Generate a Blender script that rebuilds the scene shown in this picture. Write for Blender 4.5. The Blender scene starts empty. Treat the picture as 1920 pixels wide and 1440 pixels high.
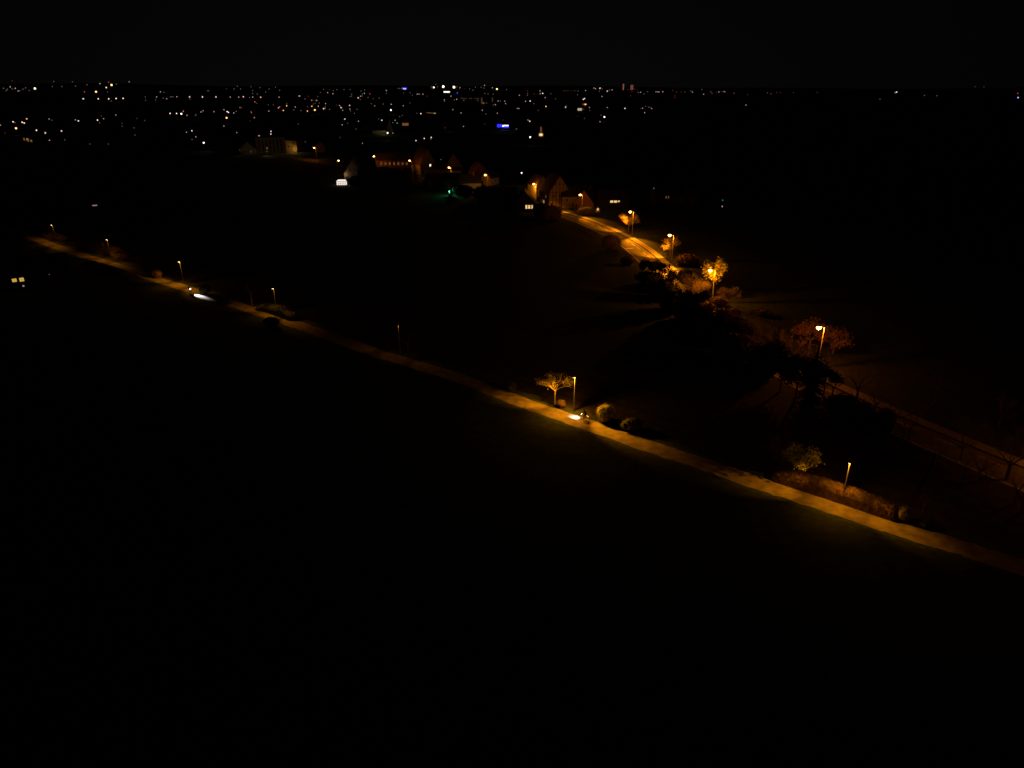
import bpy, bmesh, math, random
from mathutils import Vector, Matrix
R = math.radians
S = bpy.context.scene
COL = S.collection
# ------------------------------------------------------------------ camera, world, exposure
F = 1331.0; HORIZON = 160; PITCH = math.atan((720-HORIZON)/F); CAMH = 45.0
cd = bpy.data.cameras.new('camera'); cam = bpy.data.objects.new('camera', cd); COL.objects.link(cam)
cam.location = (0, 0, CAMH); cam.rotation_euler = (math.pi/2-PITCH, 0, 0)
cd.sensor_width = 36; cd.lens = F/1920*36; cd.clip_start = 1; cd.clip_end = 20000
S.camera = cam
S.view_settings.view_transform = 'Standard'; S.view_settings.look = 'None'
S.view_settings.exposure = 0; S.view_settings.gamma = 1
w = bpy.data.worlds.new('World'); S.world = w; w.use_nodes = True
nt = w.node_tree; bg = nt.nodes['Background']
tc = nt.nodes.new('ShaderNodeTexCoord'); sx = nt.nodes.new('ShaderNodeSeparateXYZ')
cr = nt.nodes.new('ShaderNodeValToRGB')
nt.links.new(tc.outputs['Generated'], sx.inputs[0]); nt.links.new(sx.outputs['Z'], cr.inputs[0])
nt.links.new(cr.outputs[0], bg.inputs[0])
dp = nt.nodes.new('ShaderNodeVectorMath'); dp.operation = 'DOT_PRODUCT'; dp.inputs[1].default_value = (-.08, .997, 0)
mr = nt.nodes.new('ShaderNodeMapRange'); mr.inputs['From Min'].default_value = .80; mr.inputs['From Max'].default_value = 1.0
mr.inputs['To Min'].default_value = .0040; mr.inputs['To Max'].default_value = .0082
nt.links.new(tc.outputs['Generated'], dp.inputs[0]); nt.links.new(dp.outputs['Value'], mr.inputs['Value']); nt.links.new(mr.outputs[0], bg.inputs[1])
cr.color_ramp.elements[0].position = 0.0; cr.color_ramp.elements[0].color = (.26, .23, .22, 1)
cr.color_ramp.elements[1].position = 0.30; cr.color_ramp.elements[1].color = (.13, .13, .14, 1)
S.cycles.max_bounces = 4; S.cycles.diffuse_bounces = 2; S.cycles.use_light_tree = True
S.cycles.sample_clamp_indirect = 2.0

# ------------------------------------------------------------------ helpers
def ray(px, py):
    u = (px-960)/F; v = (py-720)/F
    d = math.sin(PITCH)+v*math.cos(PITCH); f = math.cos(PITCH)-v*math.sin(PITCH)
    return u, f, d
def G(px, py, h=0.0):
    u, f, d = ray(px, py); t = (CAMH-h)/d
    return Vector((u*t, f*t, 0))
def sm(a, b, x):
    t = min(1, max(0, (x-a)/(b-a))); return t*t*(3-2*t)
def T(x, y):
    r = math.hypot(x, y); az = math.atan2(x, y)
    hill = 28 - 20*sm(-.35, .25, az) + 6*math.sin(az*9+1) + 4*math.sin(az*23)
    return 21*sm(850, 3000, r) + hill*sm(2900, 4300, r)
def far_spot(px, py, h):
    u, f, d = ray(px, py); n = math.hypot(u, f); r = 300.0
    while r < 4400:
        x, y = u/n*r, f/n*r; z = CAMH-d/n*r
        if z <= T(x, y)+h: return Vector((x, y, T(x, y))), z-T(x, y)
        r += 6
    return Vector((x, y, T(x, y))), z-T(x, y)

def mat(name, col, rough=.85, noise=None, col2=None, metal=0.0, detail=4):
    m = bpy.data.materials.new(name); m.use_nodes = True
    n = m.node_tree.nodes; l = m.node_tree.links; p = n['Principled BSDF']
    p.inputs['Roughness'].default_value = rough; p.inputs['Metallic'].default_value = metal
    p.inputs['Specular IOR Level'].default_value = .25
    if noise:
        t = n.new('ShaderNodeTexCoord'); a = n.new('ShaderNodeTexNoise'); a.inputs['Scale'].default_value = noise
        a.inputs['Detail'].default_value = detail; r = n.new('ShaderNodeValToRGB')
        r.color_ramp.elements[0].position = .35; r.color_ramp.elements[1].position = .68
        r.color_ramp.elements[0].color = (*col, 1); r.color_ramp.elements[1].color = (*(col2 or [c*1.6 for c in col]), 1)
        l.new(t.outputs['Object'], a.inputs['Vector']); l.new(a.outputs[0], r.inputs[0]); l.new(r.outputs[0], p.inputs['Base Color'])
        b = n.new('ShaderNodeBump'); b.inputs['Strength'].default_value = .3; b.inputs['Distance'].default_value = .05
        l.new(a.outputs[0], b.inputs['Height']); l.new(b.outputs[0], p.inputs['Normal'])
    else:
        p.inputs['Base Color'].default_value = (*col, 1)
    return m
def glow(name, col, s, sample=False):
    m = bpy.data.materials.new(name); m.use_nodes = True
    n = m.node_tree.nodes; p = n['Principled BSDF']
    p.inputs['Base Color'].default_value = (.1, .1, .1, 1)
    p.inputs['Emission Color'].default_value = (*col, 1); p.inputs['Emission Strength'].default_value = s
    try: m.cycles.emission_sampling = 'AUTO' if sample else 'NONE'
    except Exception: pass
    return m
M = dict(
    grass=mat('grass', (.022, .034, .010), .95, .9, (.050, .062, .018), detail=8),
    verge=mat('verge_grass', (.030, .055, .014), .95, 2.2, (.075, .10, .03), detail=8),
    stubble=mat('stubble', (.038, .028, .012), .95, .8, (.075, .055, .024), detail=9),
    soil=mat('soil', (.022, .016, .010), .95, 1.5),
    path=mat('path_gravel', (.24, .20, .13), .9, .8, (.44, .37, .26), detail=12),
    asphalt=mat('asphalt', (.13, .12, .11), .8, .7, (.21, .20, .18), detail=8),
    footway=mat('footway', (.24, .22, .19), .85, 1.2, (.33, .30, .26), detail=8),
    kerb=mat('kerb', (.03, .03, .03), .9), paint=mat('road_paint', (.75, .75, .72), .6, 3, (.5, .5, .48)),
    bark=mat('bark', (.16, .13, .09), .95, 6, (.30, .25, .17)), twig=mat('twig', (.22, .17, .10), .9, 5, (.38, .30, .18)),
    lit_bark=mat('lit_bark', (.30, .27, .18), .95, 6, (.5, .45, .3)), lit_twig=mat('lit_twig', (.55, .50, .28), .9, 5, (.72, .64, .36)),  # bark and twig tones raised to carry lamplight on one tree
    leafz=mat('leaf_lit', (.26, .30, .04), .8, 2, (.48, .50, .08)),  # leaf colour brightened in place of light missing on the tree
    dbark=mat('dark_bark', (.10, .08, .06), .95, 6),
    leaf=mat('leaf_green', (.045, .060, .015), .8, 2, (.11, .12, .03)),
    leafy=mat('leaf_yellow', (.17, .18, .035), .8, 2, (.38, .36, .07)),
    leafb=mat('leaf_brown', (.15, .10, .04), .8, 2, (.28, .19, .075)),
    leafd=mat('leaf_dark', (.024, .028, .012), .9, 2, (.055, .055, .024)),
    pole=mat('painted_pole', (.30, .29, .27), .55), metal=mat('galvanised', (.55, .55, .53), .4, metal=.3), dark=mat('dark_metal', (.04, .04, .04), .5),
    wallw=mat('render_white', (.62, .60, .54), .9, 1.2, (.75, .72, .66)),
    wallc=mat('render_cream', (.24, .20, .15), .9, 1.2, (.34, .29, .21)),
    wallb=mat('brick', (.20, .10, .06), .9, 2, (.30, .16, .10)),
    wallk=mat('unlit_wall', (.035, .03, .025), .9, 3, (.05, .045, .04)),  # wall tone darkened so the houses stay lost in the night
    wallg=mat('render_grey', (.28, .27, .25), .9, 1.2, (.36, .35, .32)),
    roof=mat('roof_tile', (.06, .035, .028), .9, 2, (.11, .06, .045)), roofd=mat('roof_slate', (.025, .025, .028), .8, 2),
    timber=mat('timber', (.05, .03, .018), .85, 4), frame=mat('window_frame', (.55, .55, .53), .6),
    glass=mat('glass', (.02, .02, .025), .08), wood=mat('fence_wood', (.16, .11, .07), .9, 5),
    cloth=mat('dark_cloth', (.03, .03, .04), .95, 8), skin=mat('skin', (.5, .32, .24), .6), shoe=mat('shoe', (.3, .3, .3), .7),
    rubber=mat('rubber', (.015, .015, .015), .7), helmet=mat('helmet', (.08, .02, .02), .4), bike=mat('bike_paint', (.12, .12, .13), .35, metal=.4),
    sodium=glow('sodium_lens', (1, .50, .10), 14), sodiumy=glow('yellow_lens', (1, .80, .22), 6),
    led=glow('led_lens', (1, .80, .50), 7), head=glow('headlight_glass', (.92, .95, 1), 40), tail=glow('tail_light_glass', (1, .22, .08), 9),
    win=glow('window_warm', (1, .62, .25), 1.1), winw=glow('window_white', (1, .90, .80), 1.6), winy=glow('window_yellow', (1, .62, .10), .62),
    wind=glow('window_dim', (1, .50, .28), .055), blue=glow('blue_neon', (.03, .03, 1), 1.3), signw=glow('white_sign', (.8, .85, 1), 3),
    winr=glow('window_red', (1, .35, .26), .30), winp=glow('amber_glow', (1, .42, .12), .16), green=glow('green_lamp', (.12, 1, .55), 3.5),
    winc=glow('window_cream', (1, .85, .50), .45), winl=glow('window_long', (.95, .62, .6), .35), glassw=glow('conservatory_glow', (1, .88, .80), 1.0))

class MB:
    def __init__(s): s.v = []; s.f = []
    def face(s, pts):
        i = len(s.v); s.v += [tuple(p) for p in pts]; s.f.append(tuple(range(i, i+len(pts))))
    def box(s, c, d, rz=0):
        i = len(s.v); cs, sn = math.cos(rz), math.sin(rz)
        for z in (-1, 1):
            for x, y in ((-1, -1), (1, -1), (1, 1), (-1, 1)):
                a, b = x*d[0]/2, y*d[1]/2
                s.v.append((c[0]+a*cs-b*sn, c[1]+a*sn+b*cs, c[2]+z*d[2]/2))
        for f in ((3, 2, 1, 0), (4, 5, 6, 7), (0, 1, 5, 4), (1, 2, 6, 5), (2, 3, 7, 6), (3, 0, 4, 7)): s.f.append(tuple(i+k for k in f))
    def tube(s, a, b, ra, rb, n=5, cap=False):
        a = Vector(a); b = Vector(b); d = b-a
        if d.length < 1e-6: return
        q = d.to_track_quat('Z', 'Y'); i = len(s.v)
        for p, r in ((a, ra), (b, rb)):
            for k in range(n):
                t = 2*math.pi*k/n; s.v.append(tuple(p+q @ Vector((r*math.cos(t), r*math.sin(t), 0))))
        for k in range(n): s.f.append((i+k, i+(k+1) % n, i+n+(k+1) % n, i+n+k))
        if cap: s.f.append(tuple(i+n-1-k for k in range(n))); s.f.append(tuple(i+n+k for k in range(n)))
    def ball(s, c, r, n=8, m=6):
        i = len(s.v)
        for a in range(m+1):
            th = math.pi*a/m
            for k in range(n):
                p = 2*math.pi*k/n
                s.v.append((c[0]+r[0]*math.sin(th)*math.cos(p), c[1]+r[1]*math.sin(th)*math.sin(p), c[2]+r[2]*math.cos(th)))
        for a in range(m):
            for k in range(n): s.f.append((i+a*n+k, i+a*n+(k+1) % n, i+(a+1)*n+(k+1) % n, i+(a+1)*n+k))
    def mesh(s, name, m):
        me = bpy.data.meshes.new(name); me.from_pydata(s.v, [], s.f); me.materials.append(m); me.validate(); me.update()
        return me
    def build(s, name, m, parent=None, smooth=False):
        me = s.mesh(name, m)
        if smooth: me.polygons.foreach_set('use_smooth', [True]*len(me.polygons))
        return link(name, me, parent)
def link(name, data, parent=None):
    o = bpy.data.objects.new(name, data); COL.objects.link(o)
    if parent: o.parent = parent
    return o
def tag(o, label=None, cat=None, group=None, kind=None):
    for k, v in (('label', label), ('category', cat), ('group', group), ('kind', kind)):
        if v: o[k] = v
    return o
def thing(name, label, cat, loc=(0, 0, 0), rz=0, group=None):
    o = link(name, None); o.location = loc; o.rotation_euler.z = rz
    o.empty_display_size = .2
    return tag(o, label, cat, group)
def copy_tree(o, parent=None):
    c = o.copy(); COL.objects.link(c); c.parent = parent
    for ch in list(o.children): copy_tree(ch, c)
    return c
def lamp(kind, parent, loc, col, P, radius=.12, **k):
    d = bpy.data.lights.new('lamp_light', kind); d.color = col; d.energy = P; d.shadow_soft_size = radius
    for a, b in k.items(): setattr(d, a, b)
    return link('lamp_light', d, parent) if not loc else _at(link('lamp_light', d, parent), loc)
def _at(o, loc): o.location = loc; return o

# ------------------------------------------------------------------ ground
rs = [0, 15, 30, 50, 75, 100, 130, 160, 200, 250, 310, 380, 460, 560, 700, 850, 1000, 1200, 1450, 1750, 2100, 2500, 2900, 3200, 3500, 3800, 4100, 4400, 5000, 6500]
N = 160; g = MB(); g.v.append((0, 0, 0))
for r in rs[1:]:
    for k in range(N):
        a = 2*math.pi*k/N; x, y = r*math.sin(a), r*math.cos(a); g.v.append((x, y, T(x, y)))
for k in range(N): g.f.append((0, 1+(k+1) % N, 1+k))
for i in range(len(rs)-2):
    for k in range(N): g.f.append((1+i*N+k, 1+i*N+(k+1) % N, 1+(i+1)*N+(k+1) % N, 1+(i+1)*N+k))
tag(g.build('ground', M['grass'], smooth=True), kind='structure')

def spline(pts, n=8):
    out = []; P = [pts[0]*2-pts[1]]+pts+[pts[-1]*2-pts[-2]]
    for i in range(1, len(P)-2):
        for k in range(n):
            t = k/n; a, b, c, d = P[i-1:i+3]
            out.append(.5*((2*b)+(c-a)*t+(2*a-5*b+4*c-d)*t*t+(3*b-a-3*c+d)*t**3))
    return out+[pts[-1]]
def offs(line, o):
    out = []
    for i, p in enumerate(line):
        d = (line[min(i+1, len(line)-1)]-line[max(i-1, 0)]).normalized()
        out.append(p+Vector((-d.y, d.x, 0))*o)      # +o is left of travel
    return out
def strip(name, line, a, b, z, m, mb=None, jit=0, seed=1):
    A = offs(line, a); B = offs(line, b); k = mb or MB(); rnd = random.Random(seed)
    i = len(k.v)
    for p, q in zip(A, B):
        ja = rnd.uniform(-jit, jit); jb = rnd.uniform(-jit, jit); d = (p-q).normalized()
        k.v += [(*(p+d*ja)[:2], z), (*(q+d*jb)[:2], z)]
    for j in range(len(line)-1): k.f.append((i+2*j, i+2*j+1, i+2*j+3, i+2*j+2))
    if mb is None: return tag(k.build(name, m), kind='structure')
pc = [(-150, 380), (-60, 404), (10, 428), (60, 445), (100, 461), (165, 482), (250, 508), (300, 526), (340, 538), (440, 571), (530, 600), (600, 624), (700, 660), (760, 678), (860, 709), (983, 756), (1058, 782), (1100, 796), (1243, 846), (1300, 864), (1410, 902), (1512, 935), (1640, 977), (1700, 997), (1786, 1022), (1859, 1046), (1960, 1078), (2100, 1124), (2300, 1190)]
PATH = spline([G(*p) for p in pc])         # travels left -> right; +offset is the far side
strip('field_stubble', PATH, 26, 1.9, .012, M['stubble'], jit=.2)
strip('verge', PATH, 3.2, 1.3, .020, M['verge'], jit=.15, seed=2)
strip('verge', PATH, -1.3, -2.3, .020, M['verge'], jit=.3, seed=3)
strip('path', PATH, 1.6, -1.6, .032, M['path'], jit=.13, seed=4)
strip('field_track', PATH, 6.6, 6.2, .024, M['soil'], jit=.1, seed=5)
strip('field_track', PATH, 9.4, 8.9, .024, M['soil'], jit=.12, seed=6)
up = [(-240, 640), (-181, 556), (-131, 488), (-81, 428), (-57, 402), (-33, 367), (-14, 335), (7, 302), (19.7, 279.8), (28.8, 262), (36.3, 238.4), (39.6, 224.6), (42.1, 208), (43.6, 185), (44.6, 155), (47.5, 130), (53, 109.2), (56.8, 99.9), (60.3, 92.8), (63.9, 86), (67.2, 80), (75, 66), (85, 50), (100, 28)]
ROAD = spline([Vector((*p, 0)) for p in up])
# travels towards the camera; road body lies at negative offsets (right of travel = left in view)
sgn = -1
strip('road_verge', ROAD, sgn*14, 5, .008, M['grass'])
strip('road', ROAD, sgn*2.0, sgn*8.3, .016, M['asphalt'])
fw = MB(); A = offs(ROAD, 0); B = offs(ROAD, sgn*2.0)
for j in range(len(ROAD)-1):
    fw.face([(*A[j][:2], .14), (*B[j][:2], .14), (*B[j+1][:2], .14), (*A[j+1][:2], .14)])
tag(fw.build('pavement', M['footway']), kind='structure')
kb = MB(); A = offs(ROAD, sgn*2.0); B = offs(ROAD, sgn*2.18)
for j in range(len(ROAD)-1):
    kb.face([(*A[j][:2], .146), (*B[j][:2], .146), (*B[j+1][:2], .146), (*A[j+1][:2], .146)])
    kb.face([(*B[j][:2], .146), (*B[j][:2], 0), (*B[j+1][:2], 0), (*B[j+1][:2], .146)])
tag(kb.build('kerb', M['kerb']), kind='structure')
mk = MB()
strip('', ROAD, sgn*7.85, sgn*8.05, .024, None, mk)
L = spline([Vector((*p, 0)) for p in up], 20); A = offs(L, sgn*3.75); B = offs(L, sgn*3.92); acc = 0
for j in range(len(L)-1):
    acc += (L[j+1]-L[j]).length
    if acc % 6 < 3.4: mk.face([(*A[j][:2], .024), (*B[j][:2], .024), (*B[j+1][:2], .024), (*A[j+1][:2], .024)])
p0, p1 = G(1171, 466.4), G(1187, 465.6); q = (p1-p0).normalized(); nq = Vector((-q.y, q.x, 0))*.28
mk.face([(*(p0+nq)[:2], .028), (*(p0-nq)[:2], .028), (*(p1-nq)[:2], .028), (*(p1+nq)[:2], .028)])
tag(mk.build('road_markings', M['paint']), kind='structure')

# ------------------------------------------------------------------ vegetation builders
def grow(mt, mc, base, d, ln, r, depth, rnd, spread, tips, droop=0, maxd=2):
    seg = 3; p = Vector(base); d = Vector(d).normalized()
    for k in range(seg):
        nd = (d+Vector((rnd.gauss(0, .12), rnd.gauss(0, .12), rnd.gauss(0, .08)-droop))).normalized()
        q = p+nd*ln/seg; r2 = r*(1-.22)
        (mt if depth >= maxd else mc).tube(p, q, r, r2, 5 if depth >= maxd else 3)
        p, d, r = q, nd, r2
        if depth > 0 and k > 0:
            for _ in range(1 if depth > 1 else 2):
                a = rnd.uniform(0, 6.28); side = Vector((math.cos(a), math.sin(a), rnd.uniform(-.1, .5)))
                grow(mt, mc, p, (d*(1-spread)+side*spread), ln*rnd.uniform(.5, .75), r*.55, depth-1, rnd, spread, tips, droop, maxd)
    tips.append(p)
    if depth > 0:
        for _ in range(2):
            a = rnd.uniform(0, 6.28); side = Vector((math.cos(a), math.sin(a), rnd.uniform(-.1, .4)))
            grow(mt, mc, p, (d*(1-spread*.8)+side*spread*.8), ln*rnd.uniform(.6, .85), r*.7, depth-1, rnd, spread, tips, droop, maxd)
def leafq(mb, p, s, rnd):
    a = Vector((rnd.gauss(0, 1), rnd.gauss(0, 1), rnd.gauss(0, 1))).normalized(); b = a.orthogonal().normalized(); c = a.cross(b)
    b = b*s; c = c*s*.6
    mb.face([p-b-c*.4, p-c, p+b, p+c])
def normalise(mt, mc, h, w):
    allv = mt.v+mc.v; zm = max(v[2] for v in allv); xm = sorted(math.hypot(v[0], v[1]) for v in allv)[int(len(allv)*.985)]
    for m in (mt, mc): m.v = [(v[0]/xm*w/2, v[1]/xm*w/2, v[2]/zm*h) for v in m.v]
def tree_meshes(kind, h, w, seed, trunk=.4, leafm='leaf', barkm='bark', n=1500, leafs=.16):
    rnd = random.Random(seed); mt = MB(); mc = MB(); tips = []
    if kind == 'conifer':
        mt.tube((0, 0, 0), (0, 0, h*.95), h*.022, .02, 6)
        lv = 22
        for i in range(lv):
            z = h*(.10+.88*i/lv); rr = w/2*(1-i/lv)**.8*rnd.uniform(.85, 1.1)+.15
            for k in range(14):
                a = rnd.uniform(0, 6.28); q = Vector((math.cos(a), math.sin(a), 0)); l = rr*rnd.uniform(.7, 1.1); s = Vector((-q.y, q.x, 0))
                for t in range(5):
                    f = (t+1)/5; p = q*l*f+Vector((0, 0, z-.25*l*f)); ww = l*.22*(1.1-f)+.06
                    mc.face([p-q*l*.16+s*ww, p-q*l*.16-s*ww, p+q*l*.12-s*ww*.3+Vector((0, 0, -.1*l)), p+q*l*.12+s*ww*.3+Vector((0, 0, -.1*l))])
        return mt.mesh('trunk', M[barkm]), mc.mesh('crown', M[leafm])
    mt.tube((0, 0, 0), (0, 0, trunk*h), h*.032, h*.024, 8)
    nb = 5
    for k in range(nb):
        a = 6.28*k/nb+rnd.uniform(-.4, .4); e = rnd.uniform(.5, 1.3)
        grow(mt, mc, (0, 0, trunk*h*rnd.uniform(.85, 1)), (math.cos(a), math.sin(a), e), h*.26, h*.014, 3, rnd, .5, tips)
    normalise(mt, mc, h, w)
    mc2 = MB(); mc2.v, mc2.f = mc.v, mc.f
    if kind == 'leafy':
        pts = [Vector(v) for v in mc.v if v[2] > trunk*h*.9]
        for _ in range(n):
            p = rnd.choice(pts)+Vector((rnd.gauss(0, .06*w), rnd.gauss(0, .06*w), rnd.gauss(0, .05*h)))
            leafq(mc2, p, leafs*rnd.uniform(.6, 1.4), rnd)
    me2 = mc2.mesh('crown', M[leafm]); 
    return mt.mesh('trunk', M[barkm]), me2
def put_tree(name, label, cat, loc, meshes, rz=0, sc=1, group=None):
    t = thing(name, label, cat, loc, rz, group); t.scale = (sc, sc, sc)
    link('trunk', meshes[0], t); link('crown', meshes[1], t)
    return t
def shrub_mesh(w, d, h, seed, leafm, n=2200, ls=.09, lumps=5):
    rnd = random.Random(seed); mb = MB()
    cs = [(rnd.uniform(-.28, .28)*w, rnd.uniform(-.28, .28)*d, rnd.uniform(.35, .55)*h, rnd.uniform(.6, .9)) for _ in range(lumps)]
    cs.append((0, 0, h*.5, 1))
    for x, y, z, s in cs:
        a, b, c = w/2*.72*s, d/2*.72*s, h*.5*.86*s
        mb.ball((x*.6, y*.6, max(z*.9, c)), (a*.9, b*.9, c*.9), 10, 7)
        for _ in range(n//len(cs)):
            v = Vector((rnd.gauss(0, 1), rnd.gauss(0, 1), rnd.gauss(0, 1))).normalized()*rnd.uniform(.88, 1.14)
            p = Vector((x*.6+v.x*a, y*.6+v.y*b, max(z*.9, c)+v.z*c))
            if p.z > .05: leafq(mb, p, ls*rnd.uniform(.6, 1.5), rnd)
    return mb.mesh('foliage', M[leafm])
def shrub(name, label, cat, loc, w, d, h, seed, leafm, rz=0, group=None, n=2200, ls=.09):
    o = link(name, shrub_mesh(w, d, h, seed, leafm, n, ls)); o.location = loc; o.rotation_euler.z = rz
    return tag(o, label, cat, group)

# ------------------------------------------------------------------ lamps by the path
AMB = (1.0, .34, .006)
def pdir(px):      # direction of the path near a picture column
    best = min(range(1, len(PATH)-1), key=lambda i: (PATH[i]-px).length)
    return (PATH[best+1]-PATH[best-1]).normalized(), PATH[best]
ph = 5.5
pm = MB(); pm.tube((0, 0, 0), (0, 0, .9), .085, .085, 10); pm.tube((0, 0, .9), (0, 0, ph+.02), .07, .055, 10); pm.box((0, 0, .01), (.3, .3, .02)); pole_me = pm.mesh('pole', M['pole'])
hm = MB(); hm.tube((0, 0, ph), (0, -.18, ph+.05), .03, .03, 6); hm.box((0, -.28, ph+.07), (.24, .42, .07)); head_me = hm.mesh('lamp_head', M['dark'])
lm = MB(); lm.box((0, -.27, ph+.02), (.2, .36, .035)); lens_me = lm.mesh('lens', M['led']); lens_off = lm.mesh('lens', M['glass'])
PL = [((98, 422), .13, 'thin path lamp at the far left beside a leaning bare tree'),
      ((201, 449), .15, 'thin path lamp behind the birch stem and the mound hedge on the left'),
      ((337, 491), .30, 'thin path lamp just behind the left cyclist with the white beam'),
      ((513, 541), .14, 'thin path lamp above the low green hedge, right of the left cyclist'),
      ((747, 610), .018, 'almost unlit path lamp on the dim middle stretch of the path'),
      ((1078, 707), 1.0, 'tall brightly lit path lamp touching the bare lit tree, above the cyclist'),
      ((1594, 866), .40, 'path lamp standing at the long brown hedge on the lower right')]
for (px, py), s, lab in PL:
    head = G(px, py, ph); d, c = pdir(head)
    rz = math.atan2(d.y, d.x)                       # local +x along the path, local -y towards the path
    t = thing('path_lamp', lab, 'street lamp', head, rz, 'lamps along the footpath')
    link('pole', pole_me, t); h_ = link('lamp_head', head_me, t); link('lens', lens_off if px == 747 else lens_me, h_)
    lamp('POINT', t, (0, -.17, ph-.06), AMB, 650*s, .05)
    lt_, rt_, le, re_ = (1.35, 1.55, 6500, 9500) if px == 1078 else (1.45, 1.15, 8500, 5000) if px == 1594 else (1.55, 1.55, 7500, 7500)
    for k, e, a, tl in ((-1, le, 40, lt_), (1, re_, 42, rt_), (0, 2400, 96, 0)):
        sp = lamp('SPOT', t, (k*.08, -.26, ph-.07), AMB, e*s*.92, .06, spot_size=R(a), spot_blend=1)
        sp.rotation_euler = Vector((k*tl, -.30, -1)).to_track_quat('-Z', 'Y').to_euler()

# ------------------------------------------------------------------ sodium lamps along the road
SOD = (1.0, .27, .005); rh = 7.3
pm = MB(); pm.tube((0, 0, 0), (0, 0, 1.2), .11, .11, 10); pm.tube((0, 0, 1.2), (0, 0, rh+.15), .09, .06, 10)
for k in range(6):
    a0, a1 = k/6*1.35, (k+1)/6*1.35
    pm.tube((.9*math.sin(a0)*.9, 0, rh+.15+.35*(1-math.cos(a0))), (.9*math.sin(a1)*.9, 0, rh+.15+.35*(1-math.cos(a1))), .045, .045, 6)
rpole = pm.mesh('pole', M['metal'])
hm = MB(); hm.ball((1.1, 0, rh+.42), (.48, .20, .13), 10, 6); rhead = hm.mesh('lamp_head', M['metal'])
lm = MB(); lm.ball((1.15, 0, rh+.16), (.44, .38, .33), 12, 8); rlens = lm.mesh('lens', M['sodium']); rlens_y = rlens.copy(); rlens_y.materials[0] = M['sodiumy']  # lens oversized so its shape carries the lamp's halo
RL = [((589, 277), 1., 'farthest orange road lamp, right of the golden lit wall'),
      ((701, 293), 1., 'orange road lamp left of the wide red brick house'),
      ((768, 301), 1., 'orange road lamp left of the gabled house and dark conifer'),
      ((842, 314), 1.8, 'orange road lamp above the lit garage roof'),
      ((910, 328), 2.4, 'orange road lamp before the small glowing wall in the village'),
      ((1001, 345), 2.2, 'orange road lamp before the tall glowing house wall'),
      ((1088, 365), .75, 'orange road lamp above the round pale hedge by the bend'),
      ((1182, 397), 1.5, 'orange road lamp at the first bare orange tree beside the road'),
      ((1256, 441), 2.1, 'orange road lamp at the brightest bare tree before the dark wood'),
      ((1332, 507), 3.0, 'orange road lamp buried in a glowing tree crown'),
      ((1536, 614), 1.3, 'nearest orange road lamp with tall lit pole, right of the wood'),
      ((2030, 800), .35, 'road lamp beyond the right edge of the picture')]
for (px, py), s, lab in RL:
    hp = G(px, py, rh+.2)
    i = min(range(1, len(ROAD)-1), key=lambda i: (ROAD[i]-hp).length); d = (ROAD[i+1]-ROAD[i-1]).normalized()
    side = Vector((d.y, -d.x, 0)); side = -side if (sgn == 1) else side
    rz = math.atan2(side.y, side.x)
    t = thing('road_lamp', lab, 'street lamp', hp-side*1.1, rz, 'sodium lamps along the road')
    link('pole', rpole, t); h_ = link('lamp_head', rhead, t); link('lens', rlens, h_)
    near = px > 1050
    col = (1, .20, .008) if px > 1500 else SOD
    lamp('POINT', t, (1.15, 0, rh-.28), col, (1100 if near else 500)*s, .10)
    for k in ((-1, 1) if 1050 < px < 1300 else ()):
        sp = lamp('SPOT', t, (1.15, k*.05, rh-.30), col, 23000*s, .1, spot_size=R(50), spot_blend=1)
        sp.rotation_euler = Vector((.22, k*1.5, -1)).to_track_quat('-Z', 'Y').to_euler()
t = thing('road_lamp', 'yellow lamp above the pale gable house at the left of the village', 'street lamp', G(631, 301, rh+.2), 0)
link('pole', rpole, t); h_ = link('lamp_head', rhead, t); link('lens', rlens_y, h_); lamp('POINT', t, (1.15, 0, rh-.12), (1, .7, .25), 160, .1)

# ------------------------------------------------------------------ trees and shrubs beside the path
bare = tree_meshes('bare', 5.4, 5.0, 11, .42, 'twig', 'bark')
def rot_path(p): d, _ = pdir(p); return math.atan2(d.y, d.x)
p = G(1040, 759)
put_tree('bare_tree', 'bare spreading tree lit gold beside the tall path lamp', 'tree', p, tree_meshes('leafy', 5.4, 5.6, 5, .50, 'lit_twig', 'lit_bark', 700, .06), 1.0)
shrub('round_shrub', 'small round brown shrub at the foot of the lit bare tree', 'shrub', G(1052, 763), 1.9, 1.9, 1.35, 3, 'leafb', n=2500, ls=.05)
shrub('round_shrub', 'large round leafy shrub right of the cyclist', 'shrub', G(1136, 789), 3.3, 3.1, 3.0, 4, 'leafy', n=3800, ls=.07)
shrub('round_shrub', 'wide dim shrub right of the large round leafy one', 'shrub', G(1186, 805), 3.9, 3.0, 2.1, 5, 'leaf', n=3000, ls=.07)
shrub('round_shrub', 'round green shrub left of the lit bare tree, at the path edge', 'shrub', G(958, 733), 2.3, 2.2, 1.9, 6, 'leaf', n=2500, ls=.07)
put_tree('leafy_tree', 'small leafy yellow green tree at the left end of the brown hedge', 'tree', G(1493, 906), tree_meshes('leafy', 4.9, 4.9, 21, .42, 'leafz', 'bark', 2300, .10), .5)
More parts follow.
